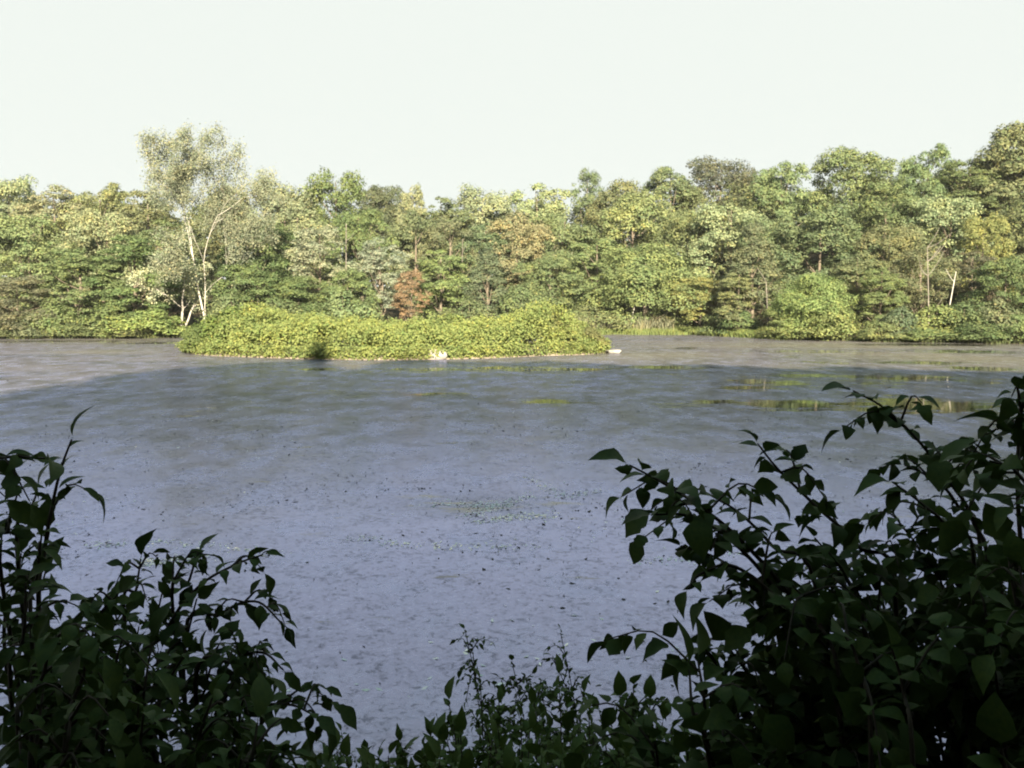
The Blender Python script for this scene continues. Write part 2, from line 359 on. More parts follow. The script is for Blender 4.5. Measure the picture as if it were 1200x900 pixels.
T = [
 # kind, px, top, width, metres behind shore, colour, label
 # skyline, left to right
 ('broad', 8, 199, 84, 46, PALE, 'washed pale green skyline tree at the far left edge'),
 ('tall', 62, 207, 80, 40, PALE, 'pale dull green skyline tree, second from the left edge'),
 ('broad', 118, 204, 84, 44, YGREEN, 'pale yellow green skyline tree just left of the tall white sycamore'),
 ('tall', 176, 214, 74, 38, OLIVE, 'olive skyline tree half hidden under the left side of the white sycamore crown'),
 ('broad', 268, 212, 70, 40, OLIVE, 'olive skyline tree under the right side of the white sycamore crown'),
 ('broad', 326, 203, 84, 36, PALE, 'pale green skyline tree right of the white sycamore'),
 ('broad', 390, 188, 80, 40, GREEN, 'dark green round skyline tree, tallest between the white sycamore and the low dip'),
 ('broad', 446, 204, 60, 62, DARK, 'small dark crown peeping over the ridge behind the green round tree'),
 ('tall', 482, 204, 40, 44, PALE, 'slim pale tree with a pointed top left of the low skyline dip'),
 ('tall', 520, 221, 66, 42, OLIVE, 'olive tree at the lowest dip of the skyline'),
 ('broad', 566, 211, 84, 44, PALE, 'pale frosted green skyline tree right of the low dip'),
 ('broad', 632, 206, 86, 44, PALE, 'broad pale frosted skyline tree left of the thin grey treetop'),
 ('airy', 688, 189, 46, 56, TEAL, 'thin grey green treetop standing above the middle of the skyline'),
 ('broad', 732, 206, 80, 46, OLIVE, 'olive skyline tree right of the thin grey treetop'),
 ('tall', 786, 184, 66, 50, OLIVE, 'olive green skyline tree left of the dark purplish ridge tree'),
 ('broad', 838, 178, 80, 72, PURPLE, 'dark purplish tree highest on the ridge right of centre'),
 ('broad', 884, 190, 50, 66, PURPLE, 'second dark purplish ridge tree, lower and to the right of the first'),
 ('broad', 922, 178, 72, 48, LGREEN, 'light green skyline tree right of the dark purplish ridge trees'),
 ('broad', 1000, 162, 108, 54, LGREEN, 'largest domed light green tree on the right half of the skyline'),
 ('broad', 1090, 160, 74, 58, LGREEN, 'domed skyline tree second from the right edge, grey green'),
 ('tall', 1138, 176, 66, 54, GREEN, 'mid green skyline tree in the notch beside the tallest right edge tree'),
 ('dense', 1196, 143, 84, 58, OLIVE, 'tallest skyline tree at the far right edge'),
 # second rank
 ('broad', 30, 246, 96, 22, YGREEN, 'yellow green tree in the middle rank at the far left edge'),
 ('broad', 116, 238, 92, 24, PALE, 'pale tree in the middle rank above the two leafy left shore trees'),
 ('tall', 196, 250, 70, 20, OLIVE, 'olive tree close behind the left of the white sycamore trunk'),
 ('broad', 304, 246, 92, 22, GREEN, 'dark green tree close behind the right of the white sycamore trunk'),
 ('airy', 346, 232, 80, 26, PALE, 'pale loose crowned tree below the pale skyline tree right of the sycamore'),
 ('broad', 424, 232, 76, 26, GREEN, 'green tree below the tallest dark green round skyline tree'),
 ('tall', 486, 238, 66, 26, OLIVE, 'dull olive tree below the slim pointed pale tree'),
 ('airy', 524, 244, 56, 22, BROWN, 'brownish tree above the yellow green tree beside the red bush'),
 ('tall', 566, 250, 60, 22, TEAL, 'blue green tree between the brownish tree and the orange tinted tree'),
 ('broad', 606, 244, 82, 20, ORANGE, 'orange tinted tree turning colour in the middle of the far shore'),
 ('broad', 660, 240, 90, 28, OLIVE, 'olive tree right of the orange tinted tree'),
 ('broad', 746, 219, 96, 30, YGREEN, 'yellow green tree above the bright lobed tree of the middle shore'),
 ('broad', 806, 238, 80, 26, OLIVE, 'dull olive tree right above the bright lobed tree'),
 ('broad', 860, 226, 92, 28, PALE, 'pale olive tree below the purplish ridge trees'),
 ('broad', 906, 240, 70, 24, OLIVE, 'olive tree left of the blue green dome'),
 ('broad', 962, 236, 104, 24, TEAL, 'blue green domed tree above the bright lime shrub'),
 ('broad', 1040, 205, 92, 38, GREEN, 'darker green tree below the notch right of the largest light green dome'),
 ('broad', 1046, 258, 84, 22, OLIVE, 'olive green tree between the blue green dome and the bare grey trees'),
 ('broad', 1108, 222, 84, 32, PALE, 'pale yellowish tree left of the bright yellow crown'),
 ('broad', 1156, 240, 60, 26, YELLOW, 'bright yellow tinged crown near the right edge'),
 ('broad', 1192, 232, 60, 34, OLIVE, 'olive tree at the right edge below the tallest skyline tree'),
 # front rank
 ('broad', 18, 318, 92, 3.5, BROWN, 'dull brownish green tree at the water edge on the far left'),
 ('tall', 92, 282, 92, 5, LGREEN, 'light green leafy tree on the left shore beside the fallen log'),
 ('tall', 156, 266, 88, 6, GREEN, 'deep green leafy tree on the left shore, left of the white sycamore'),
 ('broad', 300, 292, 84, 9, GREEN, 'mid green tree behind the left end of the island'),
 ('airy', 372, 258, 76, 12, SILVER, 'silvery grey green tree left of the bare pale trunk'),
 ('broad', 352, 320, 76, 8, GREEN, 'green low tree below the silvery tree'),
 ('airy', 446, 272, 66, 11, SILVER, 'silvery branching tree left above the red bush'),
 ('broad', 408, 312, 66, 8, LGREEN, 'light green low tree between the two silvery trees'),
 ('tall', 516, 284, 58, 8, YGREEN, 'yellow green upright tree right beside the red bush'),
 ('layer', 572, 288, 64, 8, TEAL, 'dark blue green layered tree behind the middle of the island'),
 ('broad', 646, 288, 80, 8, OLIVE, 'olive tree with a thin pale trunk beside it, left of the bright lobed tree'),
 ('tall', 700, 270, 70, 12, YGREEN, 'yellow green tree just left of the bright lobed tree'),
 ('lobed', 756, 284, 100, 6, (.108, .160, .055), 'bright green tree with rounded lobes on the middle shore'),
 ('broad', 822, 318, 64, 5, YELLOW, 'small yellow leaved tree right of the bright lobed tree'),
 ('layer', 884, 258, 76, 12, BROWN, 'brownish olive drooping tree left of the dark gap'),
 ('tall', 866, 310, 46, 6, YGREEN, 'thin yellow green tree below the brownish drooping tree'),
 ('tall', 1006, 288, 66, 12, OLIVE, 'olive tree behind the right side of the bright lime shrub'),
 ('tall', 1034, 306, 50, 6, LGREEN, 'slim light green tree right of the bright lime shrub'),
 ('airy', 1084, 282, 70, 12, BROWN, 'thin brownish grey tree around the bare white trunk'),
 ('broad', 1180, 296, 76, 8, GREEN, 'mid green tree on the shore at the right edge'),
 ('tall', 1140, 286, 60, 16, PURPLE, 'dark purplish tree right of the leaning white trunk'),
]
for t in T: far_tree(*t)
B = [
 ('bush', 176, 360, 70, 2.4, LIME, 'bright green shrub at the foot of the deep green left shore tree'),
 ('bush', 110, 370, 70, 2.0, LGREEN, 'light green shrub at the waterline right of the fallen log'),
 ('bush', 12, 374, 60, 1.8, OLIVE, 'olive shrub at the waterline left of the fallen log'),
 ('bush', 212, 381, 30, 2.4, LIME, 'small lime shrub between the left shore and the white trunk'),
 ('bush', 62, 356, 60, 3.0, LGREEN, 'light green shrub behind the fallen log on the left shore'),
 ('bush', 134, 352, 66, 3.2, GREEN, 'dark green shrub under the leafy left shore trees'),
 ('bush', 36, 366, 50, 2.6, BROWN, 'brownish shrub left behind the fallen logs'),
 ('bush', 84, 376, 56, 1.6, GREEN, 'low green shrub touching the right end of the fallen log'),
 ('bush', 150, 378, 60, 1.6, YGREEN, 'low yellow green shrub at the waterline left of the bright green shrub'),
 ('bush', 868, 362, 50, 7, GREEN, 'green shrub at the foot of the thin yellow green tree'),
 ('bush', 1128, 352, 60, 4, GREEN, 'dark green shrub right of the leaning white trunk'),
 ('bush', 1170, 348, 60, 4, OLIVE, 'olive shrub below the mid green tree at the right edge'),
 ('airy', 481, 312, 40, 4.2, RUST, 'rusty red bush standing out among the green behind the island'),
 ('round_bush', 612, 332, 54, 4, GREEN, 'round green bush behind the island right of the layered tree'),
 ('bush', 400, 336, 70, 5, LGREEN, 'light green shrub showing above the island below the silvery trees'),
 ('bush', 330, 348, 66, 5, GREEN, 'green shrub showing above the left half of the island'),
 ('bush', 270, 342, 60, 5, LGREEN, 'leafy green shrub right beside the white sycamore trunk'),
 ('bush', 548, 350, 60, 4, GREEN, 'dark green shrub behind the middle of the island'),
 ('bush', 690, 356, 56, 4, OLIVE, 'olive shrub just right of the island behind the reeds'),
 ('bush', 792, 358, 54, 6, OLIVE, 'olive shrub on the grassy bank under the yellow tree'),
 ('bush', 846, 362, 46, 8, LGREEN, 'low light green shrub at the right end of the grassy bank'),
 ('lobed', 956, 320, 78, 4.5, LIME, 'tall bright lime shrub on the right shore'),
 ('round_bush', 926, 360, 56, 2.4, LIME, 'lime shrub lobe leaning to the water left of the tall lime shrub'),
 ('bush', 976, 352, 70, 2.2, LIME, 'lime shrub in front of the right of the tall lime shrub'),
 ('bush', 936, 378, 70, 1.5, LIME, 'low lime shrub hanging over the water below the tall lime shrub'),
 ('bush', 1098, 356, 70, 3, LIME, 'bright green shrub below the leaning white trunk'),
 ('bush', 1056, 358, 46, 3, TEAL, 'grey green shrub left of the bare white trunk'),
 ('bush', 1150, 372, 66, 2, GREEN, 'green shrub at the waterline second from the right edge'),
 ('bush', 1192, 366, 50, 2.2, LGREEN, 'light green shrub at the waterline by the right edge'),
 ('bush', 1030, 376, 44, 1.6, YGREEN, 'yellow green shrub above the pale driftwood'),
 ('bush', 1090, 384, 60, 1.2, YGREEN, 'low yellow green shrub at the waterline right of the driftwood'),
]
for b in B: far_tree(*b, name='shrub', cat='shrub', group='shrubs along the far shore')

# a far-off wood that closes the view between and behind the trees one can tell apart
rng = np.random.default_rng(77); Vs = []
SKYX, SKYY = [-200, 0, 120, 200, 300, 390, 440, 520, 600, 700, 780, 840, 900, 1000, 1100, 1200, 1400], [205, 207, 214, 224, 217, 207, 214, 230, 220, 217, 199, 194, 197, 184, 182, 168, 165]
for i in range(96):
    x = rng.uniform(-112, 118); off = [30, 48, 64, 80, 64][i % 5] + rng.uniform(-5, 5); y = float(shore(x)) + off; px = x / y * F + 600
    top = np.interp(px, SKYX, SKYY) + (rng.uniform(45, 90) if off < 40 else rng.uniform(6, 30)); lim = at(px, top, y)[2] - float(ground_z(x, y))
    me = (VAR['broad'] + VAR['dense'])[i % 9][0]; co = np.empty(len(me.vertices) * 3, np.float32); me.vertices.foreach_get('co', co); co = co.reshape(-1, 4, 3)[::6]; co = ((co - co.mean(1, keepdims=True)) * 1.45 + co.mean(1, keepdims=True)).reshape(-1, 3)
    a = rng.uniform(0, 6.28); c, s = math.cos(a), math.sin(a)
    co = co @ np.array([[c, s, 0], [-s, c, 0], [0, 0, 1]]) * np.array([1, 1, lim / 15])
    Vs.append(co + np.array([x, y, float(ground_z(x, y))]))
V = np.concatenate(Vs); w = link('distant_wood', quads_mesh('distant_wood', V, np.arange(len(V)).reshape(-1, 4)), M_LEAF)
w.color = (*OLIVE, 1); tag(w, 'mass of dull green wood filling the hillside behind the separate trees', 'wood', kind='stuff')

# ------------------------------------------------------------------ the tall white sycamore, its pale lower tree and the bare trunks
def grow(rng, p, d, length, r, depth, parts, tips, spread=.55, up=.25):
    n = 5; P = [np.array(p)]; dd = np.array(d)
    for k in range(n):
        dd = nrm(dd + rng.normal(size=3) * .13 + np.array([0, 0, up * .2])); P.append(P[-1] + dd * length / n)
    r1 = r * .58
    parts.append(tube(np.array(P), np.linspace(r, r1, n + 1), 6))
    if depth in (1, 2): tips.append(P[-1]); tips.append(P[3])
    if depth == 0:
        tips.append(P[-1]); tips.append(P[-2]); return
    for k in range(rng.integers(2, 4)):
        b = P[rng.integers(3, n + 1)] if k else P[-1]
        grow(rng, b, nrm(dd + rng.normal(size=3) * spread), length * rng.uniform(.62, .85), r1 * (.95 if k == 0 else .7), depth - 1, parts, tips, spread, up)
def sycamore(px, base_off, top, label, name, color, seed, stems, H0, depth, nleaf, leaf, cl, slim=1., bare=.2):
    rng = np.random.default_rng(seed); y = 120.
    for _ in range(5): x = (px - 600) / F * y; y = float(shore(x)) + base_off
    z = float(ground_z(x, y)); Hh = at(px, top, y)[2] - z
    parts, tips = [], []
    for lean, az, r, ln in stems:
        d = nrm(np.array([math.sin(lean) * math.cos(az), math.sin(lean) * math.sin(az), math.cos(lean)]))
        grow(rng, (rng.uniform(-.1, .1), rng.uniform(-.1, .1), -.3), d, ln, r, depth, parts, tips)
    V, Q = join(parts); tips = np.array(tips); sh = (tips[:, :2].mean(0) / tips[:, 2].mean()); V[:, :2] -= V[:, 2:] * sh; tips[:, :2] -= tips[:, 2:] * sh; s = Hh / V[:, 2].max() * .97
    rk = lambda A: A * s * np.c_[[slim * (1.18 - .5 * np.clip((A[:, 2] * s / Hh - .6) / .4, 0, 1) ** 2)] * 2 + [np.ones(len(A))]].T; tips = rk(tips); V = rk(V); tips = tips[tips[:, 2] > Hh * bare]
    e = empty(name, (x, y, z)); tag(e, label, 'tree', 'trees on the far shore')
    link('trunk', quads_mesh('trunk', V, Q, True), M_PALEBARK, e)
    ti = tips[rng.integers(0, len(tips), nleaf)]
    C = ti + rng.normal(size=(nleaf, 3)) * cl; N = nrm(rng.normal(size=(nleaf, 3)) + np.array([0, -.4, .5]))
    c = link('crown', quads_mesh('crown', *leaf_quads(rng, C, N, leaf * rng.uniform(.6, 1.3, nleaf))), M_LEAF, e); c.color = (*color, 1)
    return e
sycamore(243, 4.5, 141, 'tall pale sycamore with white trunk and thin top above the skyline', 'sycamore_tree', (.19, .205, .15), 21,
         [(.02, 0, .20, 8.5), (.12, .3, .10, 8)], 26, 5, 46000, .24, .45, .50, .24)
sycamore(212, 3.4, 286, 'small cream leaved tree in front of the white sycamore trunk', 'young_tree', CREAM, 34,
         [(.08, 2.4, .12, 3.4), (.25, .4, .10, 3.2)], 10, 3, 6500, .27, .36)
def bare_trunk(px, top, off, lean, r, label, branches=0, seed=1):
    rng = np.random.default_rng(seed); y = 120.
    for _ in range(5): x = (px - 600) / F * y; y = float(shore(x)) + off
    z = float(ground_z(x, y)); H = at(px, top, y)[2] - z
    P = curve([[0, 0, -.3], [lean * .35, 0, H * .4], [lean, .1, H]], 9)
    parts = [tube(P, np.linspace(r, r * .45, 9), 7)]
    for k in range(branches):
        b = P[rng.integers(3, 9)]; d = nrm(np.array([rng.choice([-1, 1]) * rng.uniform(.5, 1), rng.normal() * .4, rng.uniform(.3, 1)])); L = rng.uniform(1.2, 3)
        q = [b, b + d * L * .5 + rng.normal(size=3) * .1, b + d * L + np.array([0, 0, .3 * L])]
        parts.append(tube(curve(q, 5), np.linspace(r * .35, .02, 5), 5))
    o = link('dead_tree', quads_mesh('dead_tree', *join(parts), True), M_GREYBARK if branches > 1 else M_PALEBARK); o.location = (x, y, z)
    tag(o, label, 'dead tree', 'bare pale trunks on the far shore')
bare_trunk(1105, 318, 4.6, 1.1, .09, 'leaning bare white trunk on the right shore', 1, 3)
bare_trunk(1088, 290, 3.2, -.5, .09, 'thin grey bare tree with side branches left of the leaning white trunk', 9, 4)
bare_trunk(406, 262, 12.5, .2, .12, 'bare pale trunk between the two silvery trees', 2, 5)
bare_trunk(541, 280, 11.0, .2, .08, 'thin pale pole of a trunk left of the layered tree', 3, 6)
bare_trunk(660, 306, 8.5, -.2, .08, 'thin pale trunk left of the bright lobed tree', 3, 7)
bare_trunk(738, 352, 2.2, .8, .14, 'short leaning pale trunk on the grassy bank', 1, 8)
bare_trunk(900, 330, 4.5, -.4, .11, 'pale trunk at the edge of the dark gap left of the lime shrub', 3, 9)

# ------------------------------------------------------------------ rocks and logs
def rock(px, py, w, h, label, seed, d=None, flat=1.):
    rng = np.random.default_rng(seed); x, y = on_water(px, py); s = y / F
    V, Q = [], []; nu, nv = 16, 9; k1, k2 = rng.normal(size=3) * 2.2, rng.normal(size=3) * 4
    for j in range(nv):
        for i in range(nu):
            t, a = math.pi * j / (nv - 1), 2 * math.pi * i / nu
            q = np.array([math.sin(t) * math.cos(a), math.sin(t) * math.sin(a), math.cos(t)])
            q = np.sign(q) * np.abs(q) ** .62 * (1 + .18 * math.sin(q @ k1) + .11 * math.sin(q @ k2))
            V.append(q * np.array([w * s / 2, (d or w * .6) * s / 2, h * s * .62]))
    Q = [(j * nu + i, j * nu + (i + 1) % nu, (j + 1) * nu + (i + 1) % nu, (j + 1) * nu + i) for j in range(nv - 1) for i in range(nu)]
    o = link('rock', quads_mesh('rock', V, Q), M_ROCK); o.location = (x, y, h * s * .40)
    tag(o, label, 'rock', 'pale rocks by the island')
rock(514, 420.9, 24, 11, 'pale boulder at the front edge of the island', 3)
rock(719, 414, 17, 4, 'low white rock in the water off the right tip of the island', 8, d=14)
def log(px, py, wpx, tilt, r, label, seed, rz=0.):
    rng = np.random.default_rng(seed); x, y = on_water(px, py); L = wpx * y / F
    P = curve([[-L / 2, 0, tilt / 2], [-L * .1, .12, .05], [L / 2, 0, -tilt / 2]], 9)
    parts = [tube(P, np.linspace(r * .7, r, 9), 8)]
    for k in range(3):
        b = P[1 + k * 2]; parts.append(tube(curve([b, b + rng.normal(size=3) * .25 + [0, 0, .35], b + rng.normal(size=3) * .4 + [0, 0, .8]], 4), np.linspace(r * .3, .02, 4), 5))
    o = link('fallen_log', quads_mesh('fallen_log', *join(parts), True), M_WOOD); o.location = (x, y, r * .6); o.rotation_euler[2] = rz
    tag(o, label, 'log', 'fallen logs on the far shore')
log(52, 394.5, 30, .5, .20, 'pale fallen log sloping into the water on the left shore', 2, .1)
log(36, 393, 36, -.3, .16, 'grey fallen log lying behind the sloping pale log', 5, -.15)
log(1028, 399.5, 44, .1, .22, 'pale driftwood at the waterline right of the lime shrubs', 7)

# ------------------------------------------------------------------ island thicket
from mathutils.geometry import intersect_point_line
def inside(P, poly):
    x, y = P[:, 0], P[:, 1]; r = np.zeros(len(P), bool); n = len(poly)
    for i in range(n):
        x1, y1 = poly[i]; x2, y2 = poly[(i + 1) % n]
        r ^= ((y1 > y) != (y2 > y)) & (x < (x2 - x1) * (y - y1) / (y2 - y1 + 1e-12) + x1)
    return r
def edge_dist(P, poly):
    best = np.full(len(P), 1e9)
    for i in range(len(poly)):
        a, b = poly[i], poly[(i + 1) % len(poly)]; ab = b - a
        t = np.clip(((P - a) @ ab) / (ab @ ab), 0, 1); best = np.minimum(best, np.linalg.norm(P - a - t[:, None] * ab, axis=1))
    return best
rng = np.random.default_rng(12)
TX = [214, 235, 262, 300, 340, 400, 470, 540, 600, 636, 668, 690, 708]      # outline of the thicket top
TY = [406, 390, 366, 362, 370, 375, 379, 376, 371, 360, 366, 382, 403]
P = np.c_[rng.uniform(-29, 9, 5200), rng.uniform(68, 92, 5200)]; P = P[inside(P, ISL)]
Cs, Ns, Ss = [], [], []
for q in P[:2300]:
    e = edge_dist(q[None], ISL)[0]; pxx = q[0] / q[1] * F + 600
    zt = at(pxx, np.interp(pxx, TX, TY) , 79)[2] * (.84 + .16 * math.sin(q[0] * .8 + 1.6 * math.sin(q[1] * .6)) + .10 * math.sin(q[0] * 2.3 + q[1])) * rng.uniform(.78, 1.12)
    z = min(.35 + e * 1.25, zt) - .1; rr = rng.uniform(.45, .95)
    k = int(75 * rr * rr) + 14; d = nrm(rng.normal(size=(k, 3))); d[:, 2] = np.abs(d[:, 2]) * np.where(rng.random(k) < .8, 1, -.6)
    c = np.array([q[0], q[1], max(.45, z - rr * .6)])
    Cs.append(c + d * rr * rng.uniform(.6, 1.08, (k, 1)) * [1, 1, .9]); Ns.append(nrm(d * .6 + [0, -.25, .35] + rng.normal(size=(k, 3)) * .45)); Ss.append(rng.uniform(.13, .30, k))
# skirt of leaves down to the waterline
per = curve(np.vstack([ISL, ISL[:1]]), 2600)[:-1]
for j in range(5):
    n_ = len(per); q = ic + (per - ic) * rng.uniform(.965, 1.012, (n_, 1)); Cs.append(np.c_[q, rng.uniform(.05, 1.0, n_)]); Ns.append(nrm(np.c_[(per - ic) * .03, np.full(n_, .4)] + rng.normal(size=(n_, 3)) * .5)); Ss.append(rng.uniform(.13, .26, n_))
C, N, S = map(np.concatenate, (Cs, Ns, Ss)); okk = C[:, 2] > .06
ISLEAF = (.158, .186, .068)
th = link('island_thicket', quads_mesh('island_thicket', *leaf_quads(rng, C[okk], N[okk], S[okk])), M_LEAF); th.color = (*ISLEAF, 1)
tag(th, 'dense yellow green thicket covering the island', 'thicket', kind='stuff')
def island_bush(px, py_base, top, wpx, Y, color, label, kind='bush'):
    p_ = at(px, top, Y); put_tree(kind, p_[0], Y, p_[2] - .3, wpx / F * Y, color, 'shrub', label, 'shrub', 'shrubs on the island', z=.35)
island_bush(272, 0, 358, 96, 80, (.110, .145, .048), 'taller green shrub at the left end of the island')
island_bush(640, 0, 361, 84, 80, (.132, .145, .06), 'mounded yellow green shrub at the right end of the island')
island_bush(232, 0, 380, 44, 77.5, (.108, .138, .055), 'low green shrub at the left tip of the island hanging to the water')
island_bush(690, 0, 383, 44, 80, (.14, .142, .068), 'low yellowish shrub at the right tip of the island')
island_bush(530, 0, 367, 80, 83, (.115, .14, .052), 'shrub rising slightly above the middle of the island')

# ------------------------------------------------------------------ grass and reeds on the grassy bank, weeds along the shore
rng = np.random.default_rng(3)
def blades(n_, xs, offs, h, w, base_z=None):
    x = rng.uniform(*xs, n_); y = shore(x) + rng.uniform(*offs, n_); z = ground_z(x, y)
    H = rng.uniform(*h, n_); a = rng.uniform(0, 6.28, n_); tip = rng.normal(size=(n_, 2)) * .22 * H[:, None]
    b0 = np.stack([x, y, z - .05], 1); dv = np.stack([np.cos(a), np.sin(a), a * 0], 1) * w; t = b0 + np.c_[tip, H]
    mid_ = (b0 + t) / 2 + np.c_[-tip * .2, H * .08]
    V = np.stack([b0 - dv, b0 + dv, mid_ + dv * .8, mid_ - dv * .8, t], 1).reshape(-1, 3)
    i = np.arange(n_)[:, None] * 5
    return V, np.concatenate([i + [0, 1, 2], i + [0, 2, 3], i + [3, 2, 4]])
V1 = blades(16000, (9, 37), (-.6, 4.0), (.35, .95), .06); gr = link('grass', quads_mesh('grass', *V1), M_LEAF); gr.color = (.14, .17, .065, 1)
tag(gr, 'bright green grass along the grassy far bank', 'grass', kind='stuff')
V1 = blades(900, (9, 23), (.8, 4.0), (1.3, 2.6), .06); rd = link('reeds', quads_mesh('reeds', *V1), M_LEAF); rd.color = (.19, .19, .13, 1)
tag(rd, 'pale tall reeds behind the right tip of the island', 'reeds', kind='stuff')
V1 = join([blades(9000, (-75, 9), (-.2, 2.5), (.15, .55), .06), blades(6000, (33, 62), (-.2, 2.2), (.15, .55), .06)]); wd = link('shore_weeds', quads_mesh('shore_weeds', *V1), M_LEAF); wd.color = (.085, .10, .048, 1)
tag(wd, 'low green weeds along the waterline of the far shore', 'weeds', kind='stuff')

# ------------------------------------------------------------------ the wood behind the viewpoint, whose shade lies over the pond
tanE, tanA = math.tan(SUN_EL), math.tan(math.pi - SUN_ROT)   # x below is where the shade falls
def shade_tree(kind, x, y0, reach, W):
    x = x + (reach - y0) * tanA; z = float(ground_z(x, y0)); H = (reach - y0) * tanE / math.cos(math.pi - SUN_ROT) - z
    put_tree(kind, x, y0, H, W, OLIVE, 'near_bank_tree', 'tree of the near bank wood behind the viewpoint, known by its shade on the pond', 'tree', 'wood behind the viewpoint')
for x, rch in [(-16.5, 66), (-7, 68), (3, 67), (12, 63), (21, 60), (30, 56), (39, 54), (48, 54), (57, 54)]: shade_tree('dense', x, -15, rch, 15)
for k_ in range(9): shade_tree('dense', -17.5 + 8.6 * k_, -20, 42 + 4 * (k_ % 2), 14)
for x, rch in [(-15, 60), (-3, 66), (7, 63), (16, 60), (25, 57), (34, 54), (43, 52)]: shade_tree('dense', x, -25, rch, 15)
shade_tree('layer', -15.2, -13, 75.5, 8)
shade_tree('tall', -31, -15, 59, 6)
for x, y0, rch in [(-8.2, -4.2, 26), (-2.6, -5.6, 29), (2.6, -4.0, 26)]: shade_tree('airy', x, y0, rch, 9)
for x, y0, h in [(-3.4, -2.8, 3.6), (-1.1, -3.4, 4.4), (1.2, -3.2, 4.2), (3.3, -2.6, 3.6), (-5.5, -1.5, 3.5), (5.4, -1.4, 3.5)]:  # unseen shrubs added to darken the camera-facing sides of the foreground leaves
    put_tree('bush', x, y0, h, 4.0, GREEN, 'light_blocking_shrub', 'unseen shrub added behind the viewpoint to keep light off the foreground leaves', 'shrub', 'light blocking shrubs behind the viewpoint')

# ------------------------------------------------------------------ leafy shrubs in the foreground
def leaf_mesh(name, W, droop, fold, curl, seed, rows=9, mat=None):
    rng = np.random.default_rng(seed); V, Q = [], []
    for j in range(rows):
        t = j / (rows - 1); w = W * max(.0, math.sin(math.pi * t ** .92)) ** 1.05 * (1 - .12 * t) if 0 < j < rows - 1 else .004
        x = .1 + .9 * (t - .06 * droop * t * t); z = -droop * t * t * .45 + .05 * math.sin(3 * t); y0 = curl * t * t * .25
        k = 1 + .11 * rng.normal()
        V += [(x - w * .12, y0 - w * k, z + fold * w), (x, y0, z), (x - w * .12, y0 + w * k, z + fold * w)]
        if j:
            a = 3 * (j - 1); Q += [(a, a + 1, a + 4, a + 3), (a + 1, a + 2, a + 5, a + 4)]
    o = len(V); V += [(0, -.008, 0), (0, .008, .0), (.12, .008, .004), (.12, -.008, .004)]; Q.append((o, o + 1, o + 2, o + 3))
    me = quads_mesh(name, V, Q, True); me.materials.append(mat or M_DARKLEAF); return me
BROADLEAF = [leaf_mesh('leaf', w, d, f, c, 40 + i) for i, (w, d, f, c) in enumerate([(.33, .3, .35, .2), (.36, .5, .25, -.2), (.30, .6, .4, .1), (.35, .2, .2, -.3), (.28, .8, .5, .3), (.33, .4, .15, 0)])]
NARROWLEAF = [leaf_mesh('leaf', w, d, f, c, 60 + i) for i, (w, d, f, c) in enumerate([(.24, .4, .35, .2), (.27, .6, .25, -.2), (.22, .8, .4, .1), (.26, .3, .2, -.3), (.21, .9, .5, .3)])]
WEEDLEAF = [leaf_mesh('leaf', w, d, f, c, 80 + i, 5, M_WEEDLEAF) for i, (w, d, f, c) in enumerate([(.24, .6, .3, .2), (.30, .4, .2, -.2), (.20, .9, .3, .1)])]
def leaf_matrix(rng, p, d, size, up=None):
    d = nrm(d); u = (np.array([0, 0, 1.]) if up is None else up) + rng.normal(size=3) * .45
    z = nrm(u - d * (u @ d)); y = np.cross(z, d)
    m = np.eye(4); m[:3, 0] = d * size; m[:3, 1] = y * size; m[:3, 2] = z * size; m[:3, 3] = p
    return m
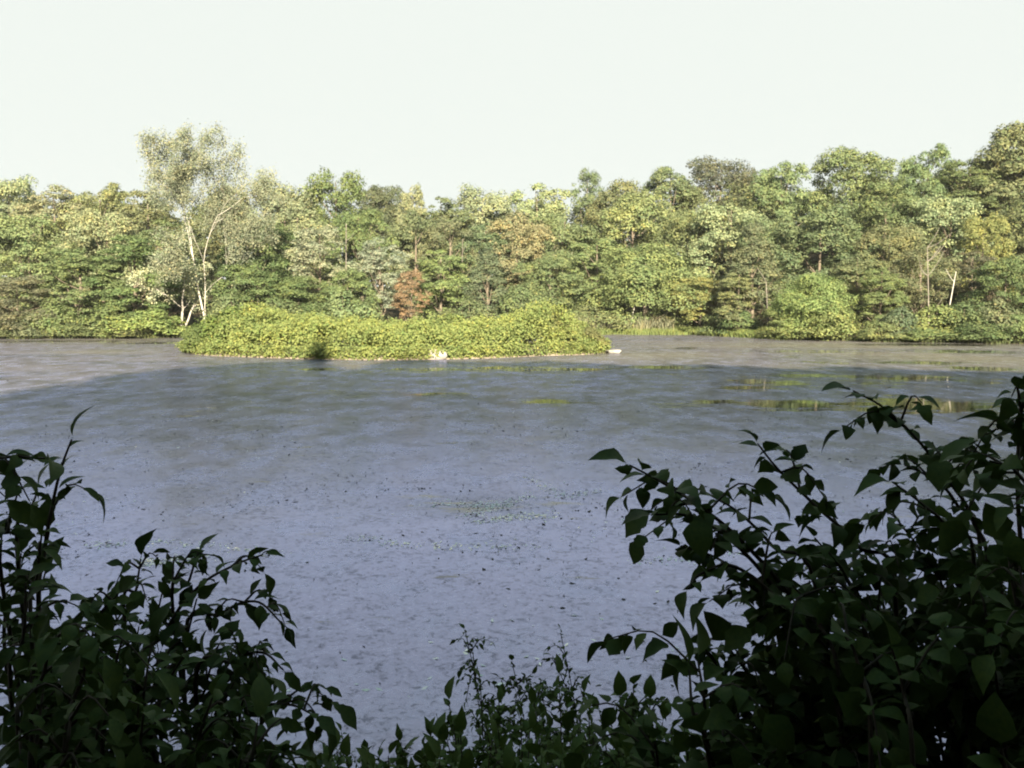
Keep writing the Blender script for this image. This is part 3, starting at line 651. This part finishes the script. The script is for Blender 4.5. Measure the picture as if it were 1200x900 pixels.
def shrub(name, label, cat, base, stems, leaves, size, step, seed, twig=(.10, .22), tw_n=3, leafy=.75, r0=.007, cap=300, group=None):
    """stems: world polylines from tip down; leaves alternate along stems and side twigs"""
    rng = np.random.default_rng(seed); bz = float(ground_z(*base)); B = np.array([base[0], base[1], bz])
    e = empty(name, B); tag(e, label, cat, group); mats = []
    def run(P, lf, sz):
        seg = np.linalg.norm(np.diff(P, axis=0), axis=1); cum = np.r_[0, np.cumsum(seg)]; L = cum[-1]; s = .0; side = rng.choice([-1, 1])
        while s < L * lf:
            i = min(np.searchsorted(cum, s, 'right') - 1, len(seg) - 1); p = P[i] + (P[i + 1] - P[i]) * ((s - cum[i]) / seg[i])
            t = -nrm(P[i + 1] - P[i]); lat = nrm(np.cross(t, [0, 0, 1.]) + 1e-6); f = min(1, s / (sz * 2.2))
            if s == 0: d = t + rng.normal(size=3) * .2 + [0, 0, -.2]
            else: d = t * rng.uniform(.2, .8) + lat * side * rng.uniform(.5, 1.1) + rng.normal(size=3) * .3 + [0, 0, -rng.uniform(-.1, .4)]
            mats.append(leaf_matrix(rng, p, d, sz * rng.uniform(.65, 1.25) * (1.3 if s == 0 else .75 + .25 * f)))
            side = -side; s += step * sz * rng.uniform(.6, 1.3) * (.55 + .45 * f)
    for P in stems:
        P = np.asarray(P); P = curve(np.vstack([P, P[-1] * .45 + (B + rng.normal(size=3) * [.08, .08, 0]) * .55, B + rng.normal(size=3) * [.1, .1, .0] - [0, 0, .05]]), 34)
        L = np.linalg.norm(np.diff(P, axis=0), axis=1).sum(); parts = [tube(P, np.linspace(.0018, r0, 34), 5)]
        run(P, leafy, size)
        for k in range(tw_n):
            i = int(rng.uniform(.06, leafy) * 33); t = -nrm(P[min(i + 1, 33)] - P[i]); ln = rng.uniform(*twig)
            d = nrm(t * .5 + nrm(rng.normal(size=3) * [1, .8, .35]) * .9); q = P[i]
            tw = curve([q, q + d * ln * .5 + [0, 0, .02], q + d * ln + [0, 0, -.25 * ln]], 7)
            parts.append(tube(tw, np.linspace(.0028, .0012, 7), 4)); run(tw[::-1], .85, size * .9)
        V, Q = join(parts); link('stem', quads_mesh('stem', V - B, Q, True), M_STEM, e)
    mats = np.array(mats); dist = np.linalg.norm(mats[:, :3, 3] - [0, 0, CZ], axis=1)
    scr = np.abs(mats[:, 0, 3] / np.maximum(mats[:, 1, 3], .1) * F) < 640; order = np.argsort(dist + 10 * ~scr)
    mats[:, :3, 3] -= B; rest = []
    for k, i in enumerate(order):
        me = leaves[int(rng.integers(len(leaves)))]
        if k < cap:
            o = bpy.data.objects.new('leaf', me); COL.objects.link(o); o.parent = e; o.matrix_basis = Matrix(mats[i].tolist())
        else:
            co = np.empty(len(me.vertices) * 3, np.float32); me.vertices.foreach_get('co', co); co = co.reshape(-1, 3)
            q = np.empty(len(me.polygons) * 4, np.int32); me.polygons.foreach_get('vertices', q)
            rest.append((co @ mats[i][:3, :3].T + mats[i][:3, 3], q.reshape(-1, 4)))
    if rest: tag(link('foliage', quads_mesh('foliage', *join(rest), True), leaves[0].materials[0], e), kind='stuff')
    return e
def px_stem(pts, Y0, Y1):
    n_ = len(pts); return [at(p[0], p[1], Y0 + (Y1 - Y0) * i / max(1, n_ - 1)) for i, p in enumerate(pts)]
def fill_stems(rng, poly, n_, Yr, lean):
    out = []; poly = np.array(poly, float)
    while len(out) < n_:
        q = np.c_[rng.uniform(poly[:, 0].min(), poly[:, 0].max(), 1), rng.uniform(poly[:, 1].min(), poly[:, 1].max(), 1)]
        if inside(q, poly)[0]:
            y_ = rng.uniform(*Yr); px, py = q[0]
            out.append([at(px, py, y_), at(px + lean * rng.uniform(.3, 1.2), py + rng.uniform(30, 70), y_ + rng.uniform(-.05, .1)), at(px + lean * rng.uniform(1, 2.2), py + rng.uniform(110, 190), y_ + rng.uniform(-.1, .2))])
    return out
rng = np.random.default_rng(99)
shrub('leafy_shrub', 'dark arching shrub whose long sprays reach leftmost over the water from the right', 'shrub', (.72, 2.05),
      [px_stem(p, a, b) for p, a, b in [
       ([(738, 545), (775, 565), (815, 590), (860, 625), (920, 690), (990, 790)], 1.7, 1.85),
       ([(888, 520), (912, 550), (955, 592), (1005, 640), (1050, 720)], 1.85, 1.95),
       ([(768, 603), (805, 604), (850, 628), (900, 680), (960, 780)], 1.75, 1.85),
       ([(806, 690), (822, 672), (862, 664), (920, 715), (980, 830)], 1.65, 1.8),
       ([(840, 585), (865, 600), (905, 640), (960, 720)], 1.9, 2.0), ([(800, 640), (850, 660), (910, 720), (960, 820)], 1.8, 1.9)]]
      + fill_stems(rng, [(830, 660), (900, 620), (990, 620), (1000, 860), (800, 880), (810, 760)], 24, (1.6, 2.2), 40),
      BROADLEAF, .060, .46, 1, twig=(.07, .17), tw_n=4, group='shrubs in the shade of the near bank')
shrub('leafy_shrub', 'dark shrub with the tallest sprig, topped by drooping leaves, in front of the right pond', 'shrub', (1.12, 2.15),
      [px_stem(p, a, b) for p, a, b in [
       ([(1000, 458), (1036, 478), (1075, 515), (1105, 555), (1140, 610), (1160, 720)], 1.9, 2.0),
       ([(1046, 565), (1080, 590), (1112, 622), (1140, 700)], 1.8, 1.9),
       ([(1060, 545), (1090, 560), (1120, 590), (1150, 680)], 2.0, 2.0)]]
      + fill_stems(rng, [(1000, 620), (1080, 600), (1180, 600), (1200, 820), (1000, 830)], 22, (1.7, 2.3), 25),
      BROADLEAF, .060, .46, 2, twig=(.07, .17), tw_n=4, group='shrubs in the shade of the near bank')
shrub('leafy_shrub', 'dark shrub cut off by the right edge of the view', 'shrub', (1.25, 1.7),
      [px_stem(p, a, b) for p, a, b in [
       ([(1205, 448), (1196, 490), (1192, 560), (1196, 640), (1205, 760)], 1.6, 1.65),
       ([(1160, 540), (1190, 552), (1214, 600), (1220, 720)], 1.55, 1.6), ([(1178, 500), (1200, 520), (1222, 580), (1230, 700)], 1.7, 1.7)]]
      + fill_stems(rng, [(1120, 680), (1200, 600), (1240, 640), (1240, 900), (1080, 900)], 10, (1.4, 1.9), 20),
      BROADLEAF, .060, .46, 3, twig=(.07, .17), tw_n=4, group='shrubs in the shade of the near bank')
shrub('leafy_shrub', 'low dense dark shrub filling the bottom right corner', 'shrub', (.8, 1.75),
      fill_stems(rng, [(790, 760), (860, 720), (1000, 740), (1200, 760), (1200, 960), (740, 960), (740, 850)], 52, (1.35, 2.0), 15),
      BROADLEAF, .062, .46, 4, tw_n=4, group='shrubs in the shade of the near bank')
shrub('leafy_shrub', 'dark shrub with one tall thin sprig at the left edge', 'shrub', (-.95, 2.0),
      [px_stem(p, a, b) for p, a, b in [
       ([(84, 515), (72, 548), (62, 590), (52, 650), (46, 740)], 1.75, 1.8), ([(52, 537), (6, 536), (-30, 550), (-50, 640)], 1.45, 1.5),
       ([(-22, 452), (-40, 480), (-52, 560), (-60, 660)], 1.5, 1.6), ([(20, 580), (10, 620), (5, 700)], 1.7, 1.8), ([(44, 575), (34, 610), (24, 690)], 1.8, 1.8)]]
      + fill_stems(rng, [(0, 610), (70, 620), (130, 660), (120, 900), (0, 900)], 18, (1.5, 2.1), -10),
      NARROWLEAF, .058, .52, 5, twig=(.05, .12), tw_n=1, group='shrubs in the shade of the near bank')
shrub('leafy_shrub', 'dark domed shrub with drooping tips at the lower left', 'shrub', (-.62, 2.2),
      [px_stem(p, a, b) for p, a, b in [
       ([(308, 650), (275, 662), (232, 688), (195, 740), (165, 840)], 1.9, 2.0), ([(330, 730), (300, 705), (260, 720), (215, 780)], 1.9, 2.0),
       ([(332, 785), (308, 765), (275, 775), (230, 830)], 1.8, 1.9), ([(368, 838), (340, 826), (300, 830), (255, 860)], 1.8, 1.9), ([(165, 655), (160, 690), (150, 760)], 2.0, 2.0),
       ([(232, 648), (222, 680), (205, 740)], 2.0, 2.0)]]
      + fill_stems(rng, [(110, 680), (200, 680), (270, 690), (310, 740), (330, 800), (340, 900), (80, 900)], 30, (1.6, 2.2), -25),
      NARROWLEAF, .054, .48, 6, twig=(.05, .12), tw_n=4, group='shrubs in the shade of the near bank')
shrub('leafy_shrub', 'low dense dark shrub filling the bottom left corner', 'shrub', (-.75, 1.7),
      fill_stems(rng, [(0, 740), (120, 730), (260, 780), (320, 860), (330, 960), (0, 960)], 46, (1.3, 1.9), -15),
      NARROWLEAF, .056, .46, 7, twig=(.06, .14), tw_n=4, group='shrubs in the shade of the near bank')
# upright weeds along the bottom of the view
W_ = [(430, 872, 3.2, 'short leafy weed, leftmost of the row at the bottom centre'), (470, 858, 3.3, 'leafy weed second from the left at the bottom centre'),
      (505, 848, 3.1, 'leafy weed left of the tallest weed at the bottom centre'), (563, 795, 3.4, 'tallest upright leafy weed at the bottom centre'),
      (610, 830, 3.1, 'low leafy weed right of the tallest weed at the bottom centre'), (655, 788, 3.5, 'forked leafy weed at the bottom right of centre'),
      (690, 822, 3.1, 'leafy weed between the forked weed and the right hand shrubs'), (742, 800, 3.0, 'leafy weed beside the bottom right shrubs'), (540, 850, 2.8, 'low weed at the bottom edge left of centre'),
      (770, 840, 2.8, 'low weed at the bottom edge under the right hand shrubs'), (640, 860, 2.7, 'low weed at the bottom edge right of centre')]
for i, (px, nm) in enumerate([(395, 'by the wispy stalks'), (455, 'under the leftmost leafy weeds'), (515, 'left of the tallest weed'), (590, 'under the tallest weed'), (635, 'left of the forked weed'), (680, 'under the forked weed'), (725, 'left of the bottom right shrubs'), (790, 'under the bottom right shrubs')]):
    W_.append((px, 868 + 6 * (i % 3), 2.5 + .15 * (i % 2), 'low leafy sprout at the bottom edge, ' + nm))
for i, (px, py, y_, lab) in enumerate(W_):
    r_ = np.random.default_rng(200 + i); tp = at(px, py + (12 if py > 800 else 4), y_); bx = (tp[0] + r_.normal() * .05, y_ + r_.uniform(-.1, .1))
    st = [[tp, tp + [.01, 0, -.25], tp + [.02, .02, -.6]]]
    for k in range(8):
        q = at(px + r_.uniform(-45, 45), py + r_.uniform(15, 70), y_ + r_.uniform(-.15, .15)); st.append([q, q + [(tp[0] - q[0]) * .3, 0, -.22], q + [(tp[0] - q[0]) * .6, 0, -.5]])
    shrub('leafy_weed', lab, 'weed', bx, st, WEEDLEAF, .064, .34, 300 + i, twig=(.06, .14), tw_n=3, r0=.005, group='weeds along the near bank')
for i, (px, py, lab) in enumerate([(545, 738, 'thin feathery grass stalk standing tallest at the bottom centre'), (657, 742, 'thin feathery grass stalk above the forked weed'), (400, 858, 'thin wispy stalks left of the bottom centre weeds'), (600, 775, 'thin wispy stalk leaning between the weeds')]):
    r_ = np.random.default_rng(400 + i); tp = at(px, py, 3.9)
    shrub('grass_stalk', lab, 'grass', (tp[0] + .15, 3.8), [[tp + [r_.uniform(-.15, .15) * k, 0, -.10 * k], tp + [.06, 0, -.3 - .05 * k], tp + [.12, 0, -.7]] for k in range(3)], WEEDLEAF, .038, .55, 420 + i, twig=(.05, .12), tw_n=6, leafy=.3, r0=.003, group='thin stalks along the near bank')

# ------------------------------------------------------------------ bits of leaf and scum afloat
rng = np.random.default_rng(8)
m_deb = foliage_material('floating_debris', (.030, .030, .027), .8, .05, .5, .0)
m_scum = foliage_material('pale_scum', (.62, .62, .65), .7, .05, .25, .2)
n_ = 46000
yy = 7 + 48 * rng.random(n_) ** 1.3; xx = rng.uniform(-.60, .60, n_) * yy
clus = np.sin(xx * .9 + 2 * np.sin(yy * .5)) + np.sin(yy * 1.1 + np.sin(xx * .4) * 2) + rng.normal(size=n_) * .9
k_ = (clus > .1) & (rng.random(n_) < .12 + .5 * (np.sin(xx * .31 + 2) * np.sin(yy * .45 + xx * .2) > .1)); C = np.c_[xx, yy, np.full(n_, .012)][k_]
N = nrm(np.c_[rng.normal(size=(k_.sum(), 2)) * .35, np.ones(k_.sum())])
d_ = link('floating_debris', quads_mesh('floating_debris', *leaf_quads(rng, C, N, rng.gamma(1.6, .018, len(C)) + .012, .5, .1)), m_deb)
tag(d_, 'dark flecks of leaf and twig afloat on the near pond', 'debris', kind='stuff')
lines = [[(510, 590), (560, 592), (600, 592)], [(548, 604), (575, 596), (600, 588), (625, 580)], [(410, 630), (500, 640), (640, 640)], [(740, 660), (860, 650), (1000, 640)], [(100, 640), (200, 636), (330, 650)], [(560, 612), (600, 606), (650, 604)], [(620, 560), (660, 580), (700, 575)], [(160, 660), (240, 656)], [(880, 700), (960, 690)]]
Cs = []
for ln in lines:
    P = curve([on_water(*q) for q in ln], 500); P = P + rng.normal(size=P.shape) * [.10, .16]; Cs.append(P[rng.random(500) < .35])
yy = 9 + 26 * rng.random(1800); xx = rng.uniform(-.55, .55, 1800) * yy; Cs.append(np.c_[xx, yy][(np.sin(xx * .7 + 1) + np.sin(yy * .8) + rng.normal(size=1800) * .6) > .9])
C = np.concatenate(Cs); C = np.c_[C, np.full(len(C), .010)]
s_ = link('floating_scum', quads_mesh('floating_scum', *leaf_quads(rng, C, nrm(np.c_[rng.normal(size=(len(C), 2)) * .2, np.ones(len(C))]), rng.uniform(.03, .11, len(C)), .4, .05)), m_scum)
tag(s_, 'pale flecks and streaks of scum drifting on the pond', 'scum', kind='stuff')

# ------------------------------------------------------------------ thin haze
bpy.ops.mesh.primitive_cube_add(size=1, location=(0, 500, 21.5)); hz = bpy.context.object; hz.name = 'haze'; hz.scale = (3060, 4060, 49)
m = bpy.data.materials.new('thin_haze'); m.use_nodes = True; n = m.node_tree.nodes; n.remove(n['Principled BSDF'])
v = n.new('ShaderNodeVolumePrincipled'); v.inputs['Color'].default_value = (.97, .98, 1, 1); v.inputs['Density'].default_value = .00012
m.node_tree.links.new(v.outputs[0], n['Material Output'].inputs['Volume']); hz.data.materials.append(m)
tag(hz, 'thin pale haze hanging over the pond', 'haze', kind='stuff')
